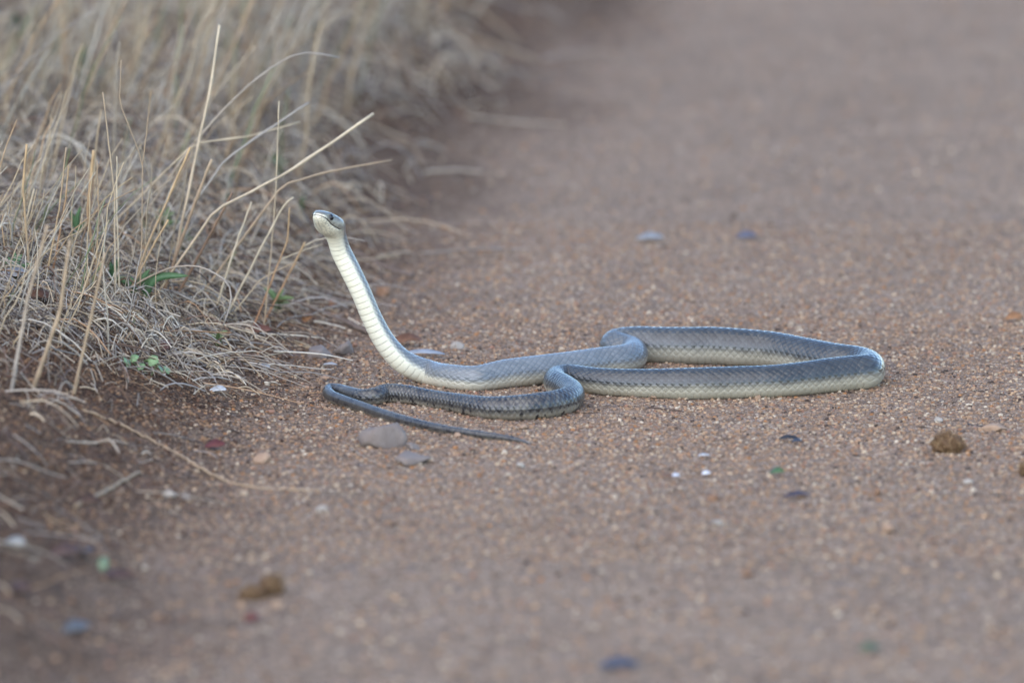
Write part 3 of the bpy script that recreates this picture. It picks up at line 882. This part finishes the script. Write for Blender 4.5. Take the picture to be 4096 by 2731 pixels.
# ------------------------------------------------------------------ leaves, twigs, stones
def leaf_mesh(name, loc, L, W_, head, pitch, roll, curl, c, mat, parent=None, n=9, th=0.0006):
    V_, F_ = [], []
    for i in range(n):
        t = i / (n - 1)
        w_ = W_ * 0.5 * max(0.04, math.sin(math.pi * min(1, t * 0.92 + 0.04)) ** 0.75)
        zc = curl * L * math.sin(math.pi * t) * 0.35
        for sgn, zz in ((-1, 0.22), (0, 0.0), (1, 0.22)):
            V_.append(((t - 0.5) * L, sgn * w_ * (1 + 0.1 * rng.normal() * (sgn != 0)), zc + zz * w_))
    m = len(V_)
    V_ = V_ + [(x, y, z - th) for x, y, z in V_]
    for i in range(n - 1):
        for k in range(2):
            a = i * 3 + k
            F_.append((a, a + 1, a + 4, a + 3)); F_.append((m + a + 3, m + a + 4, m + a + 1, m + a))
        F_.append((i * 3 + 3, i * 3, m + i * 3, m + i * 3 + 3)[::-1][:4]); F_.append((i * 3 + 2, i * 3 + 5, m + i * 3 + 5, m + i * 3 + 2)[::-1])
    for a in (0, (n - 1) * 3):
        F_.append((a, a + 1, m + a + 1, m + a)); F_.append((a + 1, a + 2, m + a + 2, m + a + 1))
    V_ = np.array(V_)
    cc = np.repeat(np.array(c)[None], len(V_), 0) * (0.8 + 0.4 * rng.random((len(V_), 1)))
    o = mesh_np(name, V_, np.array(F_), mat, True, {'col': ('C', cc)}, parent=parent)
    o.location = loc
    o.rotation_euler = (roll, -pitch, head)
    return o

M_LEAF = mat_color_attr('dead leaf', 0.5, 0.4, 180, 0.3)
def leaf(px, py, L, W_, head, label, c, pitch=0.1, roll=0.2, curl=0.25, name='dead_leaf', cat='leaf', lift=0.004, group=None):
    b = gpt(px, py)
    o = leaf_mesh(name, (b[0], b[1], b[2] + lift + abs(math.sin(pitch)) * L * 0.5), L, W_, head, pitch, roll, curl, c, M_LEAF if name == 'dead_leaf' else M_GREEN)
    return tag(o, label, cat, group)

leaf(655, 1418, 0.022, 0.014, 0.6, 'dark red-brown leaf standing on edge in the litter', (.09, .035, .025), 0.5, 0.7)
leaf(597, 1228, 0.034, 0.012, 1.0, 'orange-brown leaf stuck beside the largest green clump', (.24, .10, .05), 0.9, 0.5)
leaf(1028, 1345, 0.040, 0.015, -0.45, 'reddish-brown leaf on the bare soil edge by the sprout', (.13, .055, .035), 0.15, 0.6)
leaf(137, 1215, 0.045, 0.022, 0.1, 'curled brown leaf below the stalks on the outer bank', (.11, .05, .025), 0.1, 0.5, 0.5)
leaf(65, 1150, 0.048, 0.016, 0.05, 'long pale blue-grey leaf lying in the outer grass', (.30, .31, .32), 0.05, 0.5, 0.4, lift=0.012)
leaf(381, 1268, 0.026, 0.010, 0.4, 'pale grey curled leaf in the litter', (.33, .33, .33), 0.1, 0.5, 0.6, lift=0.008)
leaf(415, 1205, 0.020, 0.008, 2.2, 'small grey leaf on edge near the dark green clump', (.30, .30, .31), 0.3, 0.6, 0.5, lift=0.008)
leaf(872, 1575, 0.022, 0.011, -0.5, 'small white leaf scrap on the soil left of the tail', (.50, .52, .52), 0.1, 0.5, 0.2)
leaf(1060, 1480, 0.013, 0.010, 0.3, 'grey leaf scrap on the soil below the reddish-brown leaf', (.28, .29, .30), 0.1, 0.5)
leaf(1320, 1472, 0.018, 0.005, -0.2, 'thin grey leaf shard on the soil behind the tail loop', (.32, .33, .34), 0.05, 0.4)
leaf(1300, 1525, 0.014, 0.008, -0.7, 'tan leaf scrap touching the tail loop', (.38, .25, .16), 0.1, 0.5)
leaf(1625, 1385, 0.040, 0.016, 0.2, 'brown leaf lying behind the bend of the neck', (.15, .07, .035), 0.1, 0.5, 0.4)
leaf(1330, 1240, 0.018, 0.010, 1.3, 'rust leaf behind the stick near the neck', (.20, .085, .035), 0.5, 0.5)
leaf(1230, 1300, 0.016, 0.012, 0.7, 'rust-brown leaf standing between stick and litter', (.20, .09, .03), 0.6, 0.4)
leaf(1690, 1432, 0.055, 0.010, 0.0, 'long grey leaf lying behind the low neck', (.30, .33, .36), 0.02, 0.4, 0.2)
leaf(1008, 2490, 0.018, 0.013, 0.5, 'small red leaf alone on the blurred near ground', (.13, .042, .03), 0.15, 0.5)
leaf(3155, 1769, 0.024, 0.009, -0.15, 'black curled leaf on the road in front of the snake', (.03, .028, .028), 0.02, 0.3)
leaf(3188, 1777, 0.012, 0.008, 0.3, 'small blue-black flake beside the black curled leaf', (.045, .055, .075), 0.05, 0.3)
leaf(3108, 1908, 0.018, 0.010, -0.4, 'small green leaf on the road', (.06, .12, .045), 0.2, 0.5, 0.4, 'green_leaf')
leaf(3185, 1998, 0.030, 0.010, 0.25, 'dark slate-coloured leaf on the road below the green one', (.06, .05, .065), 0.05, 0.3)
leaf(2815, 1835, 0.013, 0.006, 0.1, 'torn white petal on the road', (.50, .51, .52), 0.02, 0.2)
leaf(2825, 1907, 0.010, 0.007, 0.2, 'bright white oval petal on the road', (.62, .63, .65), 0.1, 0.4)
leaf(2702, 1916, 0.009, 0.006, 0.1, 'tiny white petal beside a brown scrap on the road', (.6, .63, .68), 0.1, 0.3)
leaf(2668, 1920, 0.014, 0.006, 0.0, 'thin brown scrap beside a tiny white petal', (.17, .09, .05), 0.03, 0.3)
leaf(2600, 968, 0.036, 0.018, 0.1, 'blurred pale leaf on the road behind the snake', (.27, .28, .28), 0.05, 0.3)
leaf(2985, 960, 0.028, 0.014, -0.2, 'blurred blue-grey leaf on the road behind the snake', (.10, .105, .14), 0.1, 0.5)
leaf(2475, 2680, 0.040, 0.020, 0.05, 'blurred slate-blue leaf on the near road', (.075, .078, .10), 0.04, 0.3)
leaf(3480, 2610, 0.022, 0.014, 0.4, 'blurred green leaf on the near road', (.09, .115, .065), 0.1, 0.4, 0.3, 'green_leaf')
leaf(305, 2530, 0.030, 0.018, 0.5, 'blurred blue-grey leaf on the near soil', (.09, .10, .11), 0.1, 0.4)
leaf(860, 1800, 0.024, 0.014, -0.2, 'blurred dark red leaf on the soil below the bank', (.11, .03, .025), 0.15, 0.5)
leaf(352, 2026, 0.030, 0.014, 0.0, 'blurred dark brown leaf under the crosswise straw', (.07, .038, .022), 0.1, 0.5)
leaf(260, 2235, 0.034, 0.022, 0.4, 'blurred broad brown leaf on the near bank', (.075, .045, .035), 0.2, 0.5)
leaf(350, 2240, 0.030, 0.014, -1.0, 'blurred blackish leaf beside the broad brown leaf', (.045, .03, .026), 0.3, 0.5)
leaf(470, 2325, 0.036, 0.014, -0.4, 'blurred dark red-brown leaf beside the pale green one', (.06, .032, .026), 0.1, 0.5)
leaf(415, 2290, 0.020, 0.012, 1.3, 'blurred pale green leaf on the near bank', (.14, .19, .11), 0.6, 0.4, 0.3, 'green_leaf')
leaf(60, 2190, 0.030, 0.014, -0.7, 'blurred pale grey leaf on the near bank', (.28, .28, .25), 0.1, 0.5)
leaf(80, 2370, 0.026, 0.016, -0.5, 'blurred brown leaf lowest on the near bank', (.07, .04, .03), 0.1, 0.5)
leaf(4055, 1288, 0.022, 0.014, 0.1, 'orange-brown leaf far along the road beyond the loop', (.26, .13, .055), 0.2, 0.5)

# round-leaved seedling
b = gpt(600, 1500)
root = bpy.data.objects.new('seedling', None); root.location = b; col.objects.link(root)
v, f, c = tubes(np.array([polyline([(0, 0, -0.004), (0.005, 0, 0.006), (0.012, 0, 0.014)], 8), polyline([(0, 0, -0.004), (-0.01, 0, 0.008), (-0.022, 0, 0.016)], 8)]),
                np.full((2, 8), 0.0007), np.array([(.16, .22, .10)] * 2), 5)
mesh_np('stem', v, f, M_GREEN, True, {'col': ('C', c)}, parent=root)
for lx_, lz_, sz in ((-.028, .016, .014), (-.018, .020, .012), (0, .012, .017), (.011, .008, .013), (.004, .017, .015), (-.010, .010, .011), (.019, .006, .012)):
    leaf_mesh('leaf', (lx_, rng.normal() * 0.004, lz_), sz, sz * 0.95, rng.random() * 3, 0.3 + rng.random() * 0.5, 0.5, 0.2, (.19, .30, .14), M_GREEN, root, 7, 0.0004)
tag(root, 'pale green round-leaved seedling on the soil below the bank', 'seedling')

def mat_bark():
    t = NT('weathered bark')
    p = t.objco()
    n = t.noise(120, 5, 0.65, p)
    c = t.mix(n, (0.085, 0.06, 0.047), (0.25, 0.20, 0.165))
    return t.out(c, 0.85, t.bump(n, 0.6, 0.002), 0.2)
M_BARK = mat_bark()
def stick(pix, r0, r1, label, lift=0.5, mat=None, c=(.2, .15, .12)):
    pts = []
    for q in pix:
        g = gpt(*q); g = g + np.array([0, 0, r0 * depth(g) / FPX * lift]); pts.append(g)
    n = 22
    P_ = polyline(pts, n)
    P_ = P_ + rng.normal(size=P_.shape) * 0.0005
    t = np.linspace(0, 1, n)
    rad = (r0 + (r1 - r0) * t) * 9 / FPX * (0.9 + 0.2 * rng.random(n))
    v, f, cc = tubes(P_[None], rad[None], np.array([c]), 10)
    o = mesh_np('stick' if r0 > 6 else 'twig', v, f, mat or M_STRAW, True, {'col': ('C', cc)})
    bm = bmesh.new(); bm.from_mesh(o.data)
    bmesh.ops.holes_fill(bm, edges=[e for e in bm.edges if e.is_boundary], sides=0)
    bm.to_mesh(o.data); bm.free()
    return tag(o, label, 'stick' if r0 > 6 else 'twig')
stick([(1175, 1222), (1250, 1245), (1340, 1282), (1475, 1340)], 13, 11, 'weathered brown stick running from the sprout behind the neck', 0.8, M_BARK)
stick([(1415, 1018), (1500, 1060), (1560, 1085), (1650, 1112)], 10, 13, 'blurred dark stick on the soil right of the upper neck', 0.8, M_BARK)
stick([(2585, 1630), (2660, 1640), (2745, 1650)], 4, 2.5, 'dark twig on the road just in front of the snake', 0.8, None, (.09, .06, .045))
stick([(2280, 1648), (2330, 1655), (2390, 1652)], 3.5, 2, 'thin dark twig beside the bend of the tail', 0.8, None, (.10, .065, .045))
stick([(2690, 1190), (2730, 1200), (2780, 1212)], 4, 3, 'blurred dark twig on the road behind the loop', 0.8, None, (.10, .07, .05))
stick([(740, 1835), (830, 1890), (920, 1930), (1060, 1955), (1280, 1962)], 5, 3, 'long bent pale straw lying on the near soil', 0.8, None, (.42, .31, .19))
stick([(330, 1640), (480, 1700), (640, 1780), (740, 1836)], 4, 3.5, 'long straw sloping down the soil bank', 1.0, None, (.36, .27, .17))
stick([(300, 2030), (420, 1970), (560, 1890)], 6, 4, 'blurred straw lying crosswise on the near bank', 1.0, None, (.34, .25, .15))
stick([(1400, 1790), (1500, 1850), (1640, 1880)], 2.5, 1.5, 'faint thin straw beneath the grey stones', 1.0, None, (.38, .33, .26))
stick([(3840, 1832), (3890, 1838), (3930, 1846)], 3, 2, 'short dark twig in front of the dung ball', 0.8, None, (.08, .055, .05))
stick([(3870, 1700), (3930, 1706), (3990, 1704)], 3.5, 2, 'blackish twig on the road behind the dung ball', 0.8, None, (.05, .05, .055))

def mat_stone(name, c0, c1):
    t = NT(name)
    p = t.objco()
    n = t.noise(70, 6, 0.65, p)
    n2 = t.noise(400, 3, 0.6, p)
    c = t.mix(t.math('ADD', t.math('MULTIPLY', n, 0.7), t.math('MULTIPLY', n2, 0.35)), c0, c1)
    return t.out(c, 0.85, t.bump(n2, 0.5, 0.0008), 0.25)
M_ST_GREY = mat_stone('grey stone', (0.10, 0.07, 0.05), (0.30, 0.265, 0.24))
M_ST_TAN = mat_stone('tan stone', (0.22, 0.14, 0.09), (0.46, 0.33, 0.23))
M_ST_PALE = mat_stone('pale stone', (0.24, 0.21, 0.18), (0.46, 0.42, 0.36))
M_ST_ORG = mat_stone('orange stone', (0.16, 0.085, 0.05), (0.32, 0.20, 0.125))
def stone(px, py, sx, sy, sz, rz, label, mat, seed, sink=0.3, name='stone', group=None):
    b = gpt(px, py)
    bm = bmesh.new()
    bmesh.ops.create_icosphere(bm, subdivisions=3, radius=1.0)
    r = random.Random(seed)
    planes = []
    for _ in range(9):
        v = Vector((r.gauss(0, 1), r.gauss(0, 1), r.gauss(0, 1))).normalized(); planes.append((v, 0.45 + 0.4 * r.random()))
    for v in bm.verts:
        p = v.co.copy()
        for nrm, d in planes:                      # broken faces
            k = p.dot(nrm)
            if k > d: p -= nrm * (k - d) * 0.97
        p *= 1 + 0.12 * math.sin(p.x * 4 + seed) * math.cos(p.y * 5 + seed) + 0.06 * math.sin(p.x * 11 + seed) * math.cos(p.y * 9 + p.z * 8)
        v.co = Vector((p.x * sx, p.y * sy, p.z * sz))
    me = bpy.data.meshes.new(name); bm.to_mesh(me); bm.free()
    for p in me.polygons: p.use_smooth = True
    me.materials.append(mat)
    o = bpy.data.objects.new(name, me); col.objects.link(o)
    o.location = (b[0], b[1], b[2] + sz * (1 - 2 * sink)); o.rotation_euler = (0, 0, rz)
    return tag(o, label, 'stone', group)
stone(1535, 1780, .028, .030, .019, 0.4, 'larger pale grey stone half buried in front of the tail', M_ST_GREY, 3)
stone(1655, 1850, .020, .030, .010, -0.6, 'flat wedge of pale grey stone beside the larger grey stone', M_ST_GREY, 8)
stone(1650, 1800, .010, .010, .007, 0.6, 'small grey stone between the larger stone and the flat wedge', M_ST_GREY, 12)
stone(1278, 1425, .020, .018, .011, -0.3, 'flat brown-grey stone at the foot of the bank left of the neck', M_ST_GREY, 5)
stone(1382, 1415, .014, .014, .012, 0.3, 'rounded brown-grey stone beside the flat stone near the neck', M_ST_GREY, 6)
stone(1055, 1850, .012, .011, .009, 0.2, 'blurred round tan stone on the soil below the tail', M_ST_TAN, 7)
stone(1830, 1395, .009, .007, .008, 0.4, 'pale pointed stone on the soil behind the low neck', M_ST_PALE, 14)
stone(3985, 1722, .016, .012, .006, 0.2, 'flat tan stone on the road beyond the dung ball', M_ST_TAN, 15)
stone(1535, 1180, .010, .010, .009, 0.0, 'blurred dark red round lump on the soil right of the neck', M_ST_ORG, 16)
for k, (a, b_, s_, m_, l_) in enumerate([
        (2085, 1868, .0055, M_ST_PALE, 'pale pebble right of the flat grey wedge'), (2090, 1716, .0060, M_ST_TAN, 'tan pebble above the tip of the tail'),
        (2850, 1997, .0085, M_ST_ORG, 'orange pebble on the near road left of the slate leaf'), (3510, 1978, .0080, M_ST_ORG, 'orange pebble on the road below the dung ball'),
        (3555, 2128, .0090, M_ST_TAN, 'blurred tan pebble on the near road right of the others'), (2995, 2302, .0075, M_ST_ORG, 'blurred rust pebble on the near road'),
        (2612, 1594, .0052, M_ST_TAN, 'tan pebble touching the front of the snake body'), (3030, 1594, .0055, M_ST_TAN, 'pinkish pebble against the front of the snake body'),
        (1830, 1747, .0052, M_ST_TAN, 'tan pebble against the thin end of the tail'), (3755, 1687, .0055, M_ST_PALE, 'white pebble on the road behind the dung ball'),
        (3870, 1935, .0070, M_ST_PALE, 'cream pebble on the road in front of the dung ball'), (2870, 2100, .0070, M_ST_PALE, 'blurred cream pebble on the near road'),
        (1100, 2430, .0085, M_ST_TAN, 'blurred tan pebble beside the near dung lumps'), (1290, 2050, .0075, M_ST_PALE, 'blurred white pebble on the near soil'),
        (680, 1990, .0080, M_ST_PALE, 'blurred pale pebble below the long bent straw'), (740, 2000, .0075, M_ST_GREY, 'blurred grey pebble below the long bent straw')]):
    stone(a, b_, s_, s_ * 0.9, s_ * 0.75, k * 0.7, l_, m_, 20 + k, 0.25, 'pebble')

# dung: fibrous lumps
M_DUNG = mat_stone('fibrous dung', (0.06, 0.035, 0.02), (0.19, 0.115, 0.06))
def dung(px, py, L, W_, H_, label, seed, nf=260):
    b = gpt(px, py)
    bm = bmesh.new()
    bmesh.ops.create_icosphere(bm, subdivisions=4, radius=1.0)
    for v in bm.verts:
        p = v.co
        k = 1 + 0.18 * math.sin(p.x * 3.1 + seed) * math.cos(p.y * 2.7 - seed) + 0.10 * math.sin(p.z * 6 + p.x * 7 + seed) + 0.06 * math.sin(p.x * 17 + seed) * math.sin(p.y * 15) * math.sin(p.z * 13 + 1)
        v.co = Vector((p.x * L * k, p.y * W_ * k, max(p.z, -0.75) * H_ * k))
    me = bpy.data.meshes.new('dung'); bm.to_mesh(me); bm.free()
    for p in me.polygons: p.use_smooth = True
    me.materials.append(M_DUNG)
    o = bpy.data.objects.new('dung', me); col.objects.link(o)
    o.location = (b[0], b[1], b[2] + H_ * 0.72)
    vv = np.array([v.co for v in me.vertices]); nn = np.array([v.normal for v in me.vertices])
    idx = rng.choice(len(vv), nf)
    p0, n0 = vv[idx], nn[idx]
    tdir = rng.normal(size=(nf, 3)); tdir -= (tdir * n0).sum(1)[:, None] * n0 * 0.8; tdir /= np.linalg.norm(tdir, axis=1)[:, None]
    Lf = L * (0.25 + 0.5 * rng.random(nf))
    t = np.linspace(-0.5, 0.5, 4)
    pts = p0[:, None] + tdir[:, None] * (Lf[:, None] * t[None])[..., None] + n0[:, None] * (0.0007 + 0.0022 * rng.random(nf)[:, None, None] * (t[None, :, None] + 0.5))
    cf = np.array([(.30, .19, .09), (.22, .13, .06), (.38, .26, .13), (.15, .085, .04)])[rng.choice(4, nf)]
    v, f, c = tubes(pts, np.full((nf, 4), 0.00035), cf, 3)
    fo = mesh_np('fibres', v, f, M_STRAW, True, {'col': ('C', c)}, parent=o); fo['kind'] = 'stuff'
    return tag(o, label, 'dung')
dung(3790, 1806, .0165, .015, .0128, 'fibrous brown dung ball on the open road', 2.0)
dung(4132, 1900, .014, .014, .011, 'brown dung lump at the edge of the road', 5.0)
dung(1085, 2372, .0125, .012, .012, 'blurred upright brown dung lump on the near road', 3.0, 120)
dung(1010, 2390, .014, .010, .007, 'blurred low brown dung crumb beside the upright lump', 4.0, 120)
